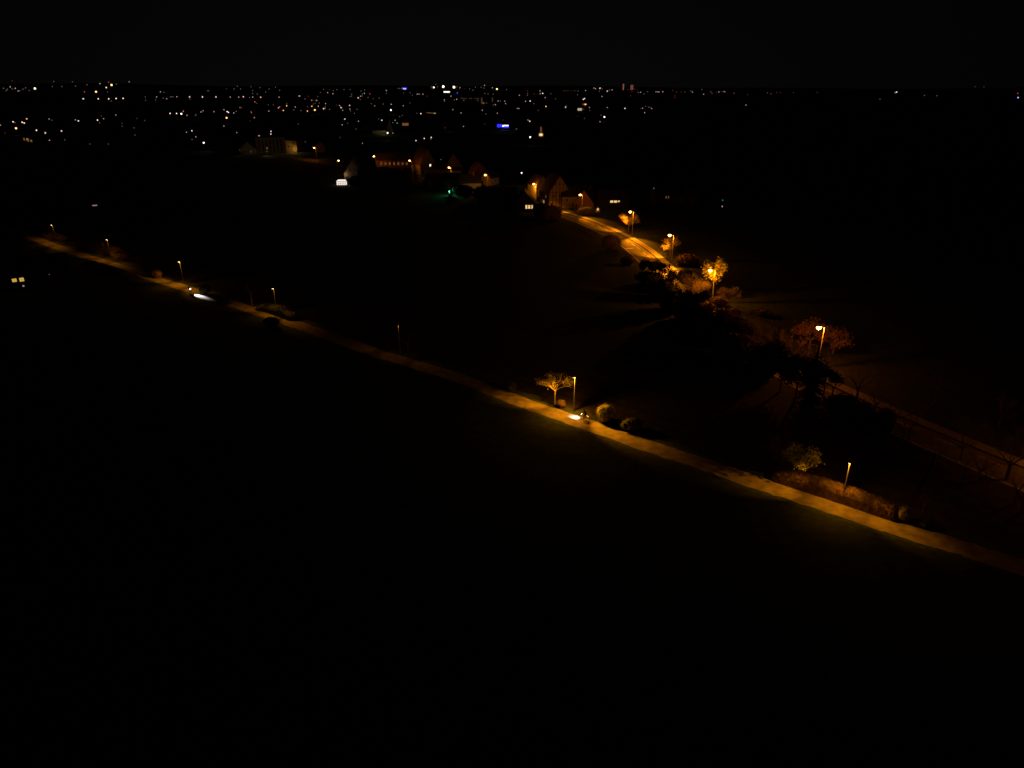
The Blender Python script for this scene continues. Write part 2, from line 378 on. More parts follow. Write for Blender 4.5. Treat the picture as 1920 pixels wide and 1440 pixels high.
# long brown hedge behind the right lamp: one continuous hedge along a curve
def hedge(name, label, pts, w, hs, seed, leafm, n=9000, ls=.06):
    rnd = random.Random(seed); line = spline([G(*p) for p in pts], 8); mb = MB(); m = len(line)
    def prof(t):
        k = t*(len(hs)-1); i = min(int(k), len(hs)-2); return hs[i]*(1-(k-i))+hs[i+1]*(k-i)
    K = 9; i0 = len(mb.v); A = offs(line, 1)
    rows = []
    for j, p in enumerate(line):
        side = (A[j]-p); hh = prof(j/(m-1)); end = min(1, min(j, m-1-j)/3+.25)
        row = []
        for k in range(K):
            a = math.pi*k/(K-1); q = p+side*(w/2*math.cos(a)*end)+Vector((0, 0, hh*math.sin(a)**.6*end if 0 < a < math.pi else 0))
            row.append(q+Vector((rnd.uniform(-.04, .04), rnd.uniform(-.04, .04), 0 if k in (0, K-1) else rnd.uniform(-.05, .05))))
        rows.append(row); mb.v += [tuple(v) for v in row]
    for j in range(m-1):
        for k in range(K-1): mb.f.append((i0+j*K+k, i0+j*K+k+1, i0+(j+1)*K+k+1, i0+(j+1)*K+k))
    for _ in range(n):
        j = rnd.randrange(m-1); k = rnd.randrange(K-1); a = rnd.random(); b = rnd.random()
        q = (rows[j][k]*(1-a)+rows[j][k+1]*a)*(1-b)+(rows[j+1][k]*(1-a)+rows[j+1][k+1]*a)*b
        leafq(mb, q+Vector((rnd.gauss(0, .05), rnd.gauss(0, .05), rnd.gauss(0, .05)+.03)), ls*rnd.uniform(.6, 1.5), rnd)
    return tag(mb.build(name, M[leafm]), label, 'hedge')
hedge('hedge', 'long brown hedge running behind the lower right path lamp', [(1440, 893), (1500, 912), (1570, 935), (1640, 958), (1688, 975)], 2.0, [.5, 1.7, 2.0, 2.0, 1.6, 1.2], 31, 'leafb', 12000)
shrub('round_shrub', 'small green ball shrub at the right end of the brown hedge', 'shrub', G(1694, 975), 1.9, 1.9, 2.0, 8, 'leafy', n=1800, ls=.06)
put_tree('sapling', 'thin young tree right of the small green ball shrub', 'tree', G(1725, 978), tree_meshes('bare', 4.2, 2.2, 23, .6, 'twig', 'bark'), .2)
shrub('round_shrub', 'low dark shrub under the thin young tree at lower right', 'shrub', G(1735, 985), 2.6, 2, 1.0, 9, 'leaf', n=1500, ls=.07)
# left part of the path
hedge('hedge', 'rounded brown hedge under the birch stem, second lamp from the left', [(160, 466), (190, 472), (215, 478), (235, 487)], 4.0, [1.4, 2.6, 2.3, 1.0], 32, 'leafb', 5000, .09)
hedge('hedge', 'low brown hedge under the farthest left path lamp', [(82, 441), (100, 446), (122, 451)], 3.5, [1.2, 1.9, 1.0], 33, 'leafb', 3000, .1)
hedge('hedge', 'low leafy hedge on the near side of the path at left', [(160, 492), (185, 502), (215, 510), (240, 517)], 2.4, [.9, 1.3, 1.2, .8], 34, 'leafy', 4000, .12)
hedge('hedge', 'low green hedge below the lamp right of the left cyclist', [(484, 578), (505, 582), (530, 590), (562, 602)], 3.0, [.8, 1.4, 1.9, .9], 35, 'leaf', 4000, .1)
shrub('round_shrub', 'dim round shrub between the second and third left path lamps', 'shrub', G(296, 521), 3.2, 3, 2.4, 10, 'leafb', n=1800, ls=.09)
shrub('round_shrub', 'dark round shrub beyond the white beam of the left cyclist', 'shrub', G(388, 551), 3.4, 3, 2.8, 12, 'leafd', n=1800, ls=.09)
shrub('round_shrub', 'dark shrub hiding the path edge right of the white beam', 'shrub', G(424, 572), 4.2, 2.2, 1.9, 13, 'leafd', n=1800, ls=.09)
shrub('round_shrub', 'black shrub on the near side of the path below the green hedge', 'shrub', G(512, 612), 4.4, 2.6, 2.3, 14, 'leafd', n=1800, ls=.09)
put_tree('birch_tree', 'pale leaning stem of a young tree at the mound hedge', 'tree', G(197, 478), tree_meshes('bare', 4.6, 1.2, 25, .8, 'twig', 'metal'), 0)
put_tree('bare_tree', 'crooked bare tree left of the farthest path lamp', 'tree', G(89, 446), tree_meshes('bare', 5.0, 3.0, 26, .6, 'twig', 'bark'), 1)
put_tree('bare_tree', 'bare tree trunk left of the low green hedge, right of left cyclist', 'tree', G(473, 572), tree_meshes('bare', 5.2, 3.0, 27, .6, 'twig', 'bark'), 2)
put_tree('bare_tree', 'dim bare tree right of the almost unlit path lamp', 'tree', G(765, 660), tree_meshes('bare', 4.2, 3.4, 28, .45, 'twig', 'bark'), 2)

# ------------------------------------------------------------------ trees and shrubs beside the road
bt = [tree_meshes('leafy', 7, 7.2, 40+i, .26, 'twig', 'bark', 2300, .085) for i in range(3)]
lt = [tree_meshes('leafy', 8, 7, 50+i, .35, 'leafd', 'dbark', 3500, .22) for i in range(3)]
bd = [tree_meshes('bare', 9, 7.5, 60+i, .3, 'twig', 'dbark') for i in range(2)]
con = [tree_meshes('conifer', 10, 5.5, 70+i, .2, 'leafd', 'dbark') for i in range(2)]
put_tree('bare_tree', 'bare orange tree under the lamp halfway along the lit road', 'tree', G(1178, 435), bt[0], .3, .95)
put_tree('bare_tree', 'brightest bare orange tree by the lamp at the road bend', 'tree', G(1256, 482), bt[1], 1.3, .88)
shrub('roadside_shrub', 'tangled orange brown scrub right of the brightest bare tree', 'shrub', G(1288, 497), 7.5, 5, 3.2, 81, 'leafb', n=2600, ls=.2)
shrub('roadside_shrub', 'round pale hedge beyond the road by the bend lamp', 'hedge', G(1100, 404), 8.6, 4, 3.8, 82, 'leafy', n=2600, ls=.16)
shrub('roadside_shrub', 'big brown bush where the lit road leaves the village', 'shrub', G(1034, 412), 9.0, 6.5, 6.2, 83, 'leafb', n=3600, ls=.2)
shrub('roadside_shrub', 'dark bush overlapping the near edge of the lit road', 'shrub', G(1144, 468), 6.8, 5, 5.2, 84, 'leafb', n=2600, ls=.24)
shrub('roadside_shrub', 'reddish brown bush near the white junction line', 'shrub', G(1178, 496), 5.0, 4, 2.6, 85, 'leafb', n=2000, ls=.16)
glowtree = tree_meshes('leafy', 9.5, 5.2, 90, .40, 'leafy', 'bark', 3600, .17)
put_tree('leafy_tree', 'leafy tree glowing yellow round the buried road lamp', 'tree', G(1336, 560), glowtree, .4)
put_tree('bare_tree', 'bare reddish tree right of the glowing leafy tree', 'tree', G(1366, 577), bt[2], 2.0, .72)
put_tree('bare_tree', 'bare brown tree left of the glowing leafy tree', 'tree', G(1313, 560), bt[0], 2.4, .7)
shrub('roadside_shrub', 'orange brown scrub below the glowing leafy tree', 'shrub', G(1322, 578), 5.5, 3, 1.8, 86, 'leafb', n=2400, ls=.14, rz=-.9)
shrub('roadside_shrub', 'reddish scrub on the bank right of the glowing tree', 'shrub', G(1357, 590), 5.0, 3, 1.6, 87, 'leafb', n=2400, ls=.14, rz=-.9)
shrub('roadside_shrub', 'dim scrub farther down the bank towards the dark evergreens', 'shrub', G(1388, 612), 5.0, 3, 1.5, 88, 'leafb', n=1800, ls=.14, rz=-.9)
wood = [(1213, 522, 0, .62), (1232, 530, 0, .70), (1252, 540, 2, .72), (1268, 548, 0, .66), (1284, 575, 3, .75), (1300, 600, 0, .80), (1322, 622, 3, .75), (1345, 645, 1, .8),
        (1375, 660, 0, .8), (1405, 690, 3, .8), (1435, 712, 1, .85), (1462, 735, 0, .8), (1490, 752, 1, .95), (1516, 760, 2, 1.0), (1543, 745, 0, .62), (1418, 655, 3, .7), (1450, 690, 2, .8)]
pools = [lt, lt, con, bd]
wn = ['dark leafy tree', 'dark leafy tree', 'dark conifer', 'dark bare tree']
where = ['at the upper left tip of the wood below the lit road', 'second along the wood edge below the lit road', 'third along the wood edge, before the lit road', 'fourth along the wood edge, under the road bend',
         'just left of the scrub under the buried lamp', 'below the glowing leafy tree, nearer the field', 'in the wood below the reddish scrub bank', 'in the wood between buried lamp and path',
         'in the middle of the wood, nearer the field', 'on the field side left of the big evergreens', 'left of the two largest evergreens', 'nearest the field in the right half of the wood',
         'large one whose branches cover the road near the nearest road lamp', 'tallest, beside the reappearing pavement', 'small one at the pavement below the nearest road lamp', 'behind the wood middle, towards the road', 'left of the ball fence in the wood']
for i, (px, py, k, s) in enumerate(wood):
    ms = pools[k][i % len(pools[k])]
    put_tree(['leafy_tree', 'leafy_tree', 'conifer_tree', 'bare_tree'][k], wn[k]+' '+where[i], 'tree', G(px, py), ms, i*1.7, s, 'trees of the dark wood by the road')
RL2 = offs(ROAD, sgn*10.2); us = ['at its tip beside the lit road', 'second from the lit road', 'third from the lit road', 'fourth from the lit road', 'fifth from the lit road', 'in its middle', 'seventh from the lit road', 'eighth from the lit road', 'ninth from the lit road', 'tenth from the lit road', 'at its end by the pavement']
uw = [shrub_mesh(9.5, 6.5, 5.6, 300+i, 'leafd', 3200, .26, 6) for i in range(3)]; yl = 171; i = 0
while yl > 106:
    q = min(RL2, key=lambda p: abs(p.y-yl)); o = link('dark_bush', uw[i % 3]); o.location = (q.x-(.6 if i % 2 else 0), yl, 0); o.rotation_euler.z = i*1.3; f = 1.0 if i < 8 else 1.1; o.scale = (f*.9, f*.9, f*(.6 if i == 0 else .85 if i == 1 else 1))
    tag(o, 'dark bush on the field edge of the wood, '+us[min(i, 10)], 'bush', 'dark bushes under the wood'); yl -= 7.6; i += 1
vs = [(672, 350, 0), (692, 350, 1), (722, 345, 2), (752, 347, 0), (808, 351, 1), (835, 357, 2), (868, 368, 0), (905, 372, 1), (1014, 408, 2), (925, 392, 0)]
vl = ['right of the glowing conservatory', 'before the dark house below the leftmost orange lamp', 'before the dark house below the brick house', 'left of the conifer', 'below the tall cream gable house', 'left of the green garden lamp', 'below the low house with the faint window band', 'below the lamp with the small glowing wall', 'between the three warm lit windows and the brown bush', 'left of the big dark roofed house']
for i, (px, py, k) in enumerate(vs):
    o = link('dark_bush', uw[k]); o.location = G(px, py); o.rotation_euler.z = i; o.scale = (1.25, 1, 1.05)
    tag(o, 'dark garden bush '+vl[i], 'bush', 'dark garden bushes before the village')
put_tree('leafy_tree', 'brown leafy tree behind the nearest road lamp', 'tree', G(1517, 655), tree_meshes('leafy', 5.6, 7, 95, .3, 'leafb', 'bark', 3200, .18), 0)
put_tree('leafy_tree', 'dim leafy tree right behind the nearest road lamp', 'tree', G(1562, 662), tree_meshes('leafy', 4.6, 6, 96, .3, 'leafb', 'bark', 2400, .18), 0)
shrub('roadside_shrub', 'brown scrub left of the nearest road lamp', 'shrub', G(1432, 592), 4.5, 3, 1.6, 97, 'leafb', n=1500, ls=.15)
for px, py, i, lab in [(1800, 905, 0, 'bare tree in front of the dim road at right'), (1625, 800, 1, 'bare tree between wood and dim road, left of the path lamp top'), (1900, 945, 1, 'bare tree at the right edge of the picture'),
                       (1750, 760, 0, 'bare tree beyond the dim road at right'), (1872, 800, 1, 'brownish bare tree beyond the road near the right edge')]:
    put_tree('bare_tree', lab, 'tree', G(px, py), bd[i], px, .62, 'bare trees along the dim right road')

# fences
def fence(name, label, a, b, n, h, net=False, m='wood'):
    a = Vector(a); b = Vector(b); t = thing(name, label, 'fence', a, math.atan2((b-a).y, (b-a).x)); L_ = (b-a).length
    for k in range(n):
        mb = MB(); mb.tube((L_*k/(n-1), 0, 0), (L_*k/(n-1), 0, h), .045, .045, 6, True); mb.build('post', M[m], t)
    mb = MB(); mb.box((L_/2, -.09, h*.92), (L_, .05, .09))
    if not net: mb.box((L_/2, -.09, h*.5), (L_, .05, .09))
    mb.build('rail', M[m], t)
    if net:
        mb = MB(); k = 0
        while k*.5 < L_: mb.tube((k*.5, .02, .05), (k*.5, .02, h*.9), .006, .006, 3); k += 1
        for z in range(1, int(h/.5)): mb.tube((0, .02, z*.5), (L_, .02, z*.5), .006, .006, 3)
        mb.build('net', M['dark'], t)
    return t
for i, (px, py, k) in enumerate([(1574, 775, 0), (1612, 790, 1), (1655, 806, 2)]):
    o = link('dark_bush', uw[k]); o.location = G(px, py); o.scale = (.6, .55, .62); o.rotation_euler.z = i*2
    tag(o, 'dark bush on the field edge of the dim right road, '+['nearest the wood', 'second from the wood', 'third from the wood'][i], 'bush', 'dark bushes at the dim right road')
for i, (px, py) in enumerate([(1592, 770), (1640, 800), (1690, 835), (1845, 925)]):
    put_tree('bare_tree', 'bare tree on the field edge of the dim right road, '+['nearest the wood', 'second from the wood', 'third from the wood', 'beside the larger bare tree'][i], 'tree', G(px, py), bd[i % 2], i*2.2, .5+.06*i, 'bare trees along the dim right road')
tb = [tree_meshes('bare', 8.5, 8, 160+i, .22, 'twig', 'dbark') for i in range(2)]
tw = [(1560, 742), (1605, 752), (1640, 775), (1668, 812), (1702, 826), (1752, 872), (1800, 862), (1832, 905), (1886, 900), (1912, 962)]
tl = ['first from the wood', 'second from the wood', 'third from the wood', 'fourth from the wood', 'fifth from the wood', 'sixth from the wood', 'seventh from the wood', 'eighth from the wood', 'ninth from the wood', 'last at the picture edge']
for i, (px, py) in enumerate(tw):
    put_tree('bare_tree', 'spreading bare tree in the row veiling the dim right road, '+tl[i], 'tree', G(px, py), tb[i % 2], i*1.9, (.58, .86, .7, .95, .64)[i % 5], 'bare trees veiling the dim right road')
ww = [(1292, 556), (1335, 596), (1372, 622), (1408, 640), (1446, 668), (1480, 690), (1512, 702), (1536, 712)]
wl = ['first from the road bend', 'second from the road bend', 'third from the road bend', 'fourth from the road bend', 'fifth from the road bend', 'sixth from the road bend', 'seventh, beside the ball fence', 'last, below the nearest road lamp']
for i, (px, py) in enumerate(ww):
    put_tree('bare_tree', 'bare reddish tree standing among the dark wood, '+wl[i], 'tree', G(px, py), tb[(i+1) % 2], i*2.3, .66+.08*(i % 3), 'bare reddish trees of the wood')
fence('wooden_fence', 'low wooden fence along the field side of the lit road', G(1078, 422), G(1121, 447), 9, 1.1)
sc = [(1283, 522, 4.5, 2.6), (1296, 534, 4.5, 2.4), (1310, 545, 4, 2.6), (1346, 575, 4.5, 2.6), (1372, 596, 4.5, 2.4), (1300, 556, 4, 2.2), (1400, 622, 5, 2.2)]
for i, (px, py, w_, h_) in enumerate(sc):
    shrub('roadside_shrub', 'brown scrub bush on the bank by the buried lamp, '+['nearest the road bend', 'second from the road bend', 'third from the road bend', 'just right of the lamp pole', 'second right of the lamp pole', 'lowest left of the lamp pole', 'farthest right'][i], 'shrub', G(px, py), w_, 3.4, h_, 400+i, 'leafb', n=2000, ls=.15, group='brown scrub on the bank')
fence('ball_fence', 'tall wire fence with pale top rail left of the nearest road lamp', G(1462, 661), G(1528, 674), 6, 2.9, True, 'timber')

# ------------------------------------------------------------------ houses
def window(t, x, z, w, h, face, d, m, deep=.0, fr=True):
    # face: 0 front (-y), 1 right (+x), 3 left (-x); d = half size of that side
    def P(a, o, zz): return {0: (a, -d-o, zz), 1: (d+o, a, zz), 3: (-d-o, -a, zz)}[face]
    pane = MB(); pane.face([P(x-w/2, .03, z-h/2), P(x+w/2, .03, z-h/2), P(x+w/2, .03, z+h/2), P(x-w/2, .03, z+h/2)])
    o = MB(); fwid = .07
    for ax, az, aw, ah in ((x, z-h/2, w+.14, fwid), (x, z+h/2, w+.14, fwid), (x-w/2, z, fwid, h), (x+w/2, z, fwid, h), (x, z, .05, h)):
        c = P(ax, .045, az); o.box(c, (aw, .06, ah) if face == 0 else (.06, aw, ah))
    f = o.build('window', M['frame'], t); pane.build('pane', m, f)
def house(name, label, loc, w, d, hw, hr, rz=0, wall='wallc', roof='roof', wins=(), chim=True, cat='house', door=True, timber=False, group=None):
    t = thing(name, label, cat, loc, rz, group); x, y = w/2, d/2
    b = MB()
    b.face([(-x, -y, 0), (x, -y, 0), (x, -y, hw), (0, -y, hw+hr), (-x, -y, hw)]); b.face([(x, y, 0), (-x, y, 0), (-x, y, hw), (0, y, hw+hr), (x, y, hw)])
    b.face([(x, -y, 0), (x, y, 0), (x, y, hw), (x, -y, hw)]); b.face([(-x, y, 0), (-x, -y, 0), (-x, -y, hw), (-x, y, hw)])
    b.build('wall', M[wall], t)
    r = MB(); e = .35; th = .22; sl = hr/x
    for s in (-1, 1):
        pts = [(s*(x+e), -y-e, hw-e*sl), (s*(x+e), y+e, hw-e*sl), (0, y+e, hw+hr), (0, -y-e, hw+hr)]
        top = [(p[0], p[1], p[2]+th+.02) for p in pts]; bot = [(p[0], p[1], p[2]+.02) for p in pts]
        r.face(top if s > 0 else top[::-1]); r.face(bot)
        for k in range(4): r.face([bot[k], bot[(k+1) % 4], top[(k+1) % 4], top[k]])
    ro = r.build('roof', M[roof], t)
    if chim:
        c = MB(); c.box((w*.12, d*.15, hw+hr*.9+.35), (.6, .6, 1.6)); c.box((w*.12, d*.15, hw+hr*.9+1.2), (.7, .7, .12)); c.build('chimney', M['wallb'], ro)
    if door:
        c = MB(); c.box((-w*.36, -y-.03, 1.05), (1.0, .08, 2.1)); dd = c.build('door', M['timber'], t)
        c = MB(); c.tube((-w*.36+.38, -y-.07, 1.05), (-w*.36+.38, -y-.14, 1.05), .03, .03, 6, True); c.build('handle', M['metal'], dd)
    for wi in wins:
        fx, x0, z0, w0, h0, mm = wi; window(t, x0, z0, w0, h0, fx, y if fx == 0 else x, M[mm])
    if timber:
        c = MB()
        for k in range(7):
            xx = -x+.1+(w-.2)*k/6; zt = hw+hr*(1-abs(xx)/x); c.box((xx, -y-.03, zt/2), (.2, .1, zt-.1))
        for zz in (.1, hw*.5, hw, hw+hr*.5):
            ww = w if zz <= hw else w*(1-(zz-hw)/hr); c.box((0, -y-.045, zz), (ww-.1, .1, .2))
        for k in range(6):
            xa = -x+.1+(w-.2)*k/6; xb = xa+(w-.2)/6; c.tube((xa, -y-.04, hw*.5), (xb, -y-.04, hw) if k % 2 else (xb, -y-.04, .1), .08, .08, 4)
        for k in range(9):
            yy = -y+d*k/8; c.box((-x-.03, yy, hw/2), (.1, .18, hw))
        for zz in (.1, hw*.5, hw-.1): c.box((-x-.045, 0, zz), (.1, d, .2))
        c.build('timber_frame', M['timber'], t)
    return t
def wide(name, label, loc, L_, D_, hw, hr, rz=0, wall='wallc', roof='roof', wins=(), *a, **k):
    # ridge across the view: the long side wall faces the camera
    return house(name, label, loc, D_, L_, hw, hr, rz-math.pi/2, wall, roof, [(1,)+tuple(wi[1:]) for wi in wins], *a, **k)
def fr(px, py): q = G(px, py); return -math.atan2(q.x, q.y)
def fc(px, py, dep): q = G(px, py); return q+q.normalized()*dep/2
def wgrid(face, xs, zs, w, h, m): return [(face, x, z, w, h, m) for x in xs for z in zs]
dk = 'glass'
house('gable_house', 'pale gable house behind the glowing conservatory', G(664, 336), 9.0, 11, 3.4, 6.8, .15, 'wallc', 'roof', wgrid(0, (-1.5, 1.5), (5.2,), .9, 1.1, dk)+wgrid(0, (-2.6, 0, 2.6), (1.6,), 1, 1.2, dk))
lamp('POINT', thing('porch_lamp', 'dim porch lamp before the pale gable house', 'lamp', G(652, 337)), (0, -5, 3), (1, .6, .3), 50, .15)
mb = MB(); mb.box((0, 0, 2.2), (.12, .12, .3)); _pl = [o for o in bpy.data.objects if o.name.startswith('porch_lamp')][0]; mb.build('lantern', M['sodiumy'], _pl)
# conservatory
t = thing('conservatory', 'small glass conservatory glowing white before the pale gable house', 'conservatory', G(641, 347)); t.scale = (.86, .86, .86)
mb = MB(); mb.box((0, 0, 1.1), (5.2, 2.9, 2.0)); mb.face([(-2.8, -1.6, 2.12), (2.8, -1.6, 2.12), (2.2, 1.4, 2.9), (-2.2, 1.4, 2.9)]); mb.build('glass_wall', M['glassw'], t)
mb = MB()
for k in range(6): mb.box((-2.6+5.2*k/5, -1.5, 1.1), (.14, .1, 2.1))
mb.box((0, -1.5, .1), (5.5, .12, .2)); mb.box((0, -1.52, 1.2), (5.5, .12, .12)); mb.box((0, -1.52, 2.12), (5.8, .16, .16))
mb.build('frame', M['dark'], t)
wide('brick_house', 'wide red brick house between the two orange lamps', G(740, 314), 20, 9, 4.6, 3.6, 0, 'wallb', 'roof', wgrid(0, (-7, -4.5, -2, .5, 3, 5.5, 8), (2.6,), .9, 1.4, 'winp'), door=False)
house('gable_house', 'tall cream gable house with a white lit window beside the conifer', G(795, 325), 9.5, 12, 5.4, 7.8, .55, 'wallc', 'roof', [(0, 1.2, 4.6, .9, 1.5, 'winw'), (0, -1.6, 4.6, .9, 1.2, dk), (0, 0, 8.2, .9, 1.1, dk), (0, 3.1, 4.4, .6, .7, 'winc')])
house('gable_house', 'cream gable house right above the lit garage roof', G(847, 325), 9.5, 11, 4.2, 6.8, .3, 'wallc', 'roofd', wgrid(0, (-2, 2), (2.6, 5.6), .9, 1.2, dk))
wide('garage', 'low garage glowing orange under its lamp in the village', G(848, 325), 7, 5, 2.4, 1.3, .3, 'wallw', 'roof', (), False, 'garage', False).location = G(850, 327)
wide('low_house', 'low amber walled house left of the glowing garage', G(822, 326), 8, 6, 3.0, 2.6, 0, 'wallc', 'roofd', wgrid(0, (-2, 2), (1.6,), 1, 1.1, dk), False)
wide('low_house', 'low dark house with a faintly lit window band, left of the glowing wall', G(882, 352), 10, 7, 2.8, 3.4, .1, 'wallg', 'roofd', wgrid(0, (-3, -1, 1, 3), (1.6,), .9, 1, 'wind'))
house('village_house', 'small house whose white wall glows beside the village lamp', G(919, 346), 5.5, 8, 3.6, 2.6, -.5, 'wallw', 'roof', [(1, 0, 2, .9, 1.1, dk)], False)
house('village_house', 'brown gabled house behind the village lamp', G(897, 340), 7, 9, 4.6, 4.4, .4, 'wallb', 'roof', wgrid(0, (-1.6, 1.6), (2.6,), .9, 1.2, dk))
wide('farmhouse', 'big dark roofed house at the front of the village', G(934, 386), 15, 9, 3.0, 4.2, 0, 'wallk', 'roofd', wgrid(0, (-5, -2, 2), (1.8,), 1, 1.2, dk))
house('gable_house', 'dark gable house with three warm lit windows before the glowing house wall', G(984, 393), 8.8, 11, 2.7, 4.6, 0, 'wallk', 'roofd', [(0, .5, 1.9, .7, 1.5, 'win'), (0, 1.6, 1.9, .8, 1.4, 'win'), (0, 2.7, 1.9, .55, 1.5, 'win')], False)
wide('dark_house', 'dark roofed house below the leftmost orange village lamp', G(702, 338), 15, 8, 2.8, 3.6, .05, 'wallk', 'roofd', wgrid(0, (-4, 0, 4), (1.5,), .9, 1.1, dk))
wide('dark_house', 'dark roofed house below the wide red brick house', G(749, 338), 12, 8, 2.6, 3.2, -.1, 'wallk', 'roofd', wgrid(0, (-3, 0, 3), (1.5,), .9, 1.1, dk))
wide('dark_house', 'dark roofed house below the glowing garage', G(833, 347), 17, 8, 2.6, 2.8, .1, 'wallk', 'roofd', wgrid(0, (-5, -1, 4), (1.5,), .9, 1.1, dk))
house('tall_house', 'tall house with bright orange side wall behind the village lamp', G(1009, 376), 6.0, 8, 7.0, 3.4, .45, 'wallw', 'roof', [(0, 2.0, 5.4, .8, 1.3, 'winc'), (0, 2.0, 2.0, .8, 1.3, 'winc'), (0, -1, 8, .7, .8, dk)], False)
house('half_timbered_house', 'half timbered gable house at the end of the lit road', G(1039, 386), 9.0, 10, 6.0, 6.2, .35, 'wallc', 'roof', wgrid(0, (-2.6, 0, 2.6), (2.0, 4.6), .8, 1.1, dk)+[(3, 2, 4.2, .8, 1.2, 'winp'), (3, 0, 1.9, .8, 1.3, 'win'), (3, -1.6, 1.9, .8, 1.3, 'winp')], timber=True)
wide('gable_house', 'dim cream house right of the half timbered one', G(1080, 387), 12, 9, 4.6, 3.6, 0, 'wallc', 'roofd', wgrid(0, (-4, 0, 3.4), (3.2,), .9, 1.2, dk), False)
house('gable_house', 'small brown gabled house behind the bend lamp', G(1098, 391), 8, 8, 2.6, 4.8, -.3, 'wallb', 'roof', wgrid(0, (0,), (1.6,), 1, 1.2, dk), False)
wide('dark_house', 'dark house with a warm lit window band right of the bend lamp', G(1148, 388), 12, 8, 3.4, 3.2, 0, 'wallk', 'roofd', [(0, -.9, 2.9, 1.2, 1.3, 'win'), (0, .6, 2.9, 1.2, 1.3, 'win'), (0, 1.9, 3.0, .8, 1.0, 'win')], False)
wide('dark_house', 'dark low house with three tiny pale windows right of the bend lamp', G(1125, 386), 7, 7, 2.6, 2.6, 0, 'wallg', 'roofd', wgrid(0, (-1.2, 0, 1.2), (1.9,), .6, .4, 'winc'), False)
house('garden_shed', 'tiny garden shed with lit gable beside the round pale hedge', G(1120, 397), 1.8, 2.2, 1.0, 1.3, 0, 'wallw', 'roofd', [(0, 0, 1.1, .7, .9, 'win')], False, 'shed', False)
wide('dark_house', 'lone dark house with a lit porch right of the village', G(1243, 380), 9, 8, 3.6, 4.0, .2, 'wallk', 'roofd', [(0, -.5, 3.0, .5, 1.4, 'winp'), (0, .5, 3.0, .5, 1.4, 'winp')], False)
house('dark_house', 'faint gabled house right of the lone lit porch', G(1288, 384), 10, 8, 3.6, 5.0, -.2, 'wallk', 'roofd', wgrid(0, (-2, 2), (2.4,), .9, 1.2, dk), False)
wide('farmhouse', 'dark house with a yellow divided window at the left edge', fc(42, 545, 9), 12, 9, 3.4, 3.6, fr(42, 545), 'wallk', 'roofd', [(0, -1.0, 2.9, .95, 1.3, 'winy'), (0, .45, 2.9, .95, 1.5, 'winy'), (0, .45, 1.1, .4, .4, 'winc')], False)
wide('dark_house', 'dark house with a narrow reddish window right of the yellow one', fc(90, 532, 8), 10, 8, 3.0, 3.2, fr(90, 532), 'wallk', 'roofd', [(0, -.6, 2.6, 1.6, .35, 'winl'), (0, .6, 2.5, .5, .7, 'winl')], False)
wide('barn', 'lone dark barn with one thin lit slit window at left', fc(180, 396, 9), 12, 9, 3.4, 3.4, fr(180, 396), 'wallk', 'roofd', [(0, 0, 2.2, 1.7, .45, 'winl')], False, 'barn')
# garden greenery
put_tree('conifer_tree', 'dark conifer in front of the tall cream gable house', 'tree', G(779, 336), con[0], 0, .95)
t = put_tree('conifer_tree', 'small conifer lit green by a garden lamp', 'tree', G(845, 369), tree_meshes('conifer', 3.6, 3.4, 75, .2, 'leafy', 'bark'), 0)
t = thing('garden_lamp', 'green garden lamp at the small conifer in the dark gardens', 'lamp', G(844, 366)+Vector((0, -2.4, 0)))
mb = MB(); mb.tube((0, 0, 0), (0, 0, 1.5), .04, .04, 6); mb.build('post', M['dark'], t); mb = MB(); mb.ball((0, 0, 1.8), (.42, .42, .5), 8, 6); mb.build('lantern', M['green'], t)
lamp('POINT', t, (0, .6, 2.4), (.05, 1, .45), 380, .1)
t = thing('garden_lamp', 'small pale garden lamp right of the green one', 'lamp', G(849, 362))
mb = MB(); mb.tube((0, 0, 0), (0, 0, 1.2), .04, .04, 6); mb.build('post', M['dark'], t); mb = MB(); mb.ball((0, 0, 1.4), (.3, .3, .2), 8, 6); mb.build('lantern', glow('mint_lamp', (.3, .7, .6), .5), t)

# ------------------------------------------------------------------ town buildings further off
def block(name, label, px, py, w, d, h, rz, wall, wins=(), cat='building', group=None):
    loc, _ = far_spot(px, py, 0); t = thing(name, label, cat, loc, rz, group)
    b = MB(); b.box((0, 0, h/2), (w, d, h)); b.build('wall', M[wall], t)
    r = MB(); r.box((0, 0, h+.2), (w+.6, d+.6, .4)); r.build('roof', M['roofd'], t)
    for x0, z0, w0, h0, mm in wins:
        p = MB(); p.box((x0, -d/2-.06, z0), (w0, .12, h0)); p.build('window', M[mm], t)
    return t
def glowspot(px, py, col, P, label, h=5, off=(0, 0)):
    loc, _ = far_spot(px, py, 0); t = thing('wall_lighting', label, 'lamp', loc+Vector((*off, 0)))
    mb = MB(); mb.tube((0, 0, 0), (0, 0, h), .08, .06, 6); mb.build('post', M['dark'], t)
    mb = MB(); mb.box((0, 0, h+.1), (.5, .5, .2)); mb.build('lamp_head', M['dark'], t)
    lamp('POINT', t, (0, -.4, h-.5), col, P, .2)
t = block('apartment_block', 'grey ribbed apartment block lit from below, left of the golden wall', 510, 287, 20, 10, 11, .3, 'wallc', [(x, 5.5, .7, 8, 'glass') for x in (-8, -5.5, -3, -.5, 2, 4.5, 7)])
glowspot(507, 291, (1, .75, .40), 150, 'lamp lighting the ribbed apartment block', 3, (-1, -3))
block('town_hall_wall', 'golden lit building right of the ribbed apartment block', 549, 285, 13, 8, 8, -.3, 'wallc', [(-3, 4, .8, 1.2, 'glass'), (0, 4, .8, 1.2, 'glass'), (3, 4, .8, 1.2, 'glass')])
glowspot(551, 287, (1, .5, .08), 650, 'lamp lighting the golden building from the front', 3, (1, -3))
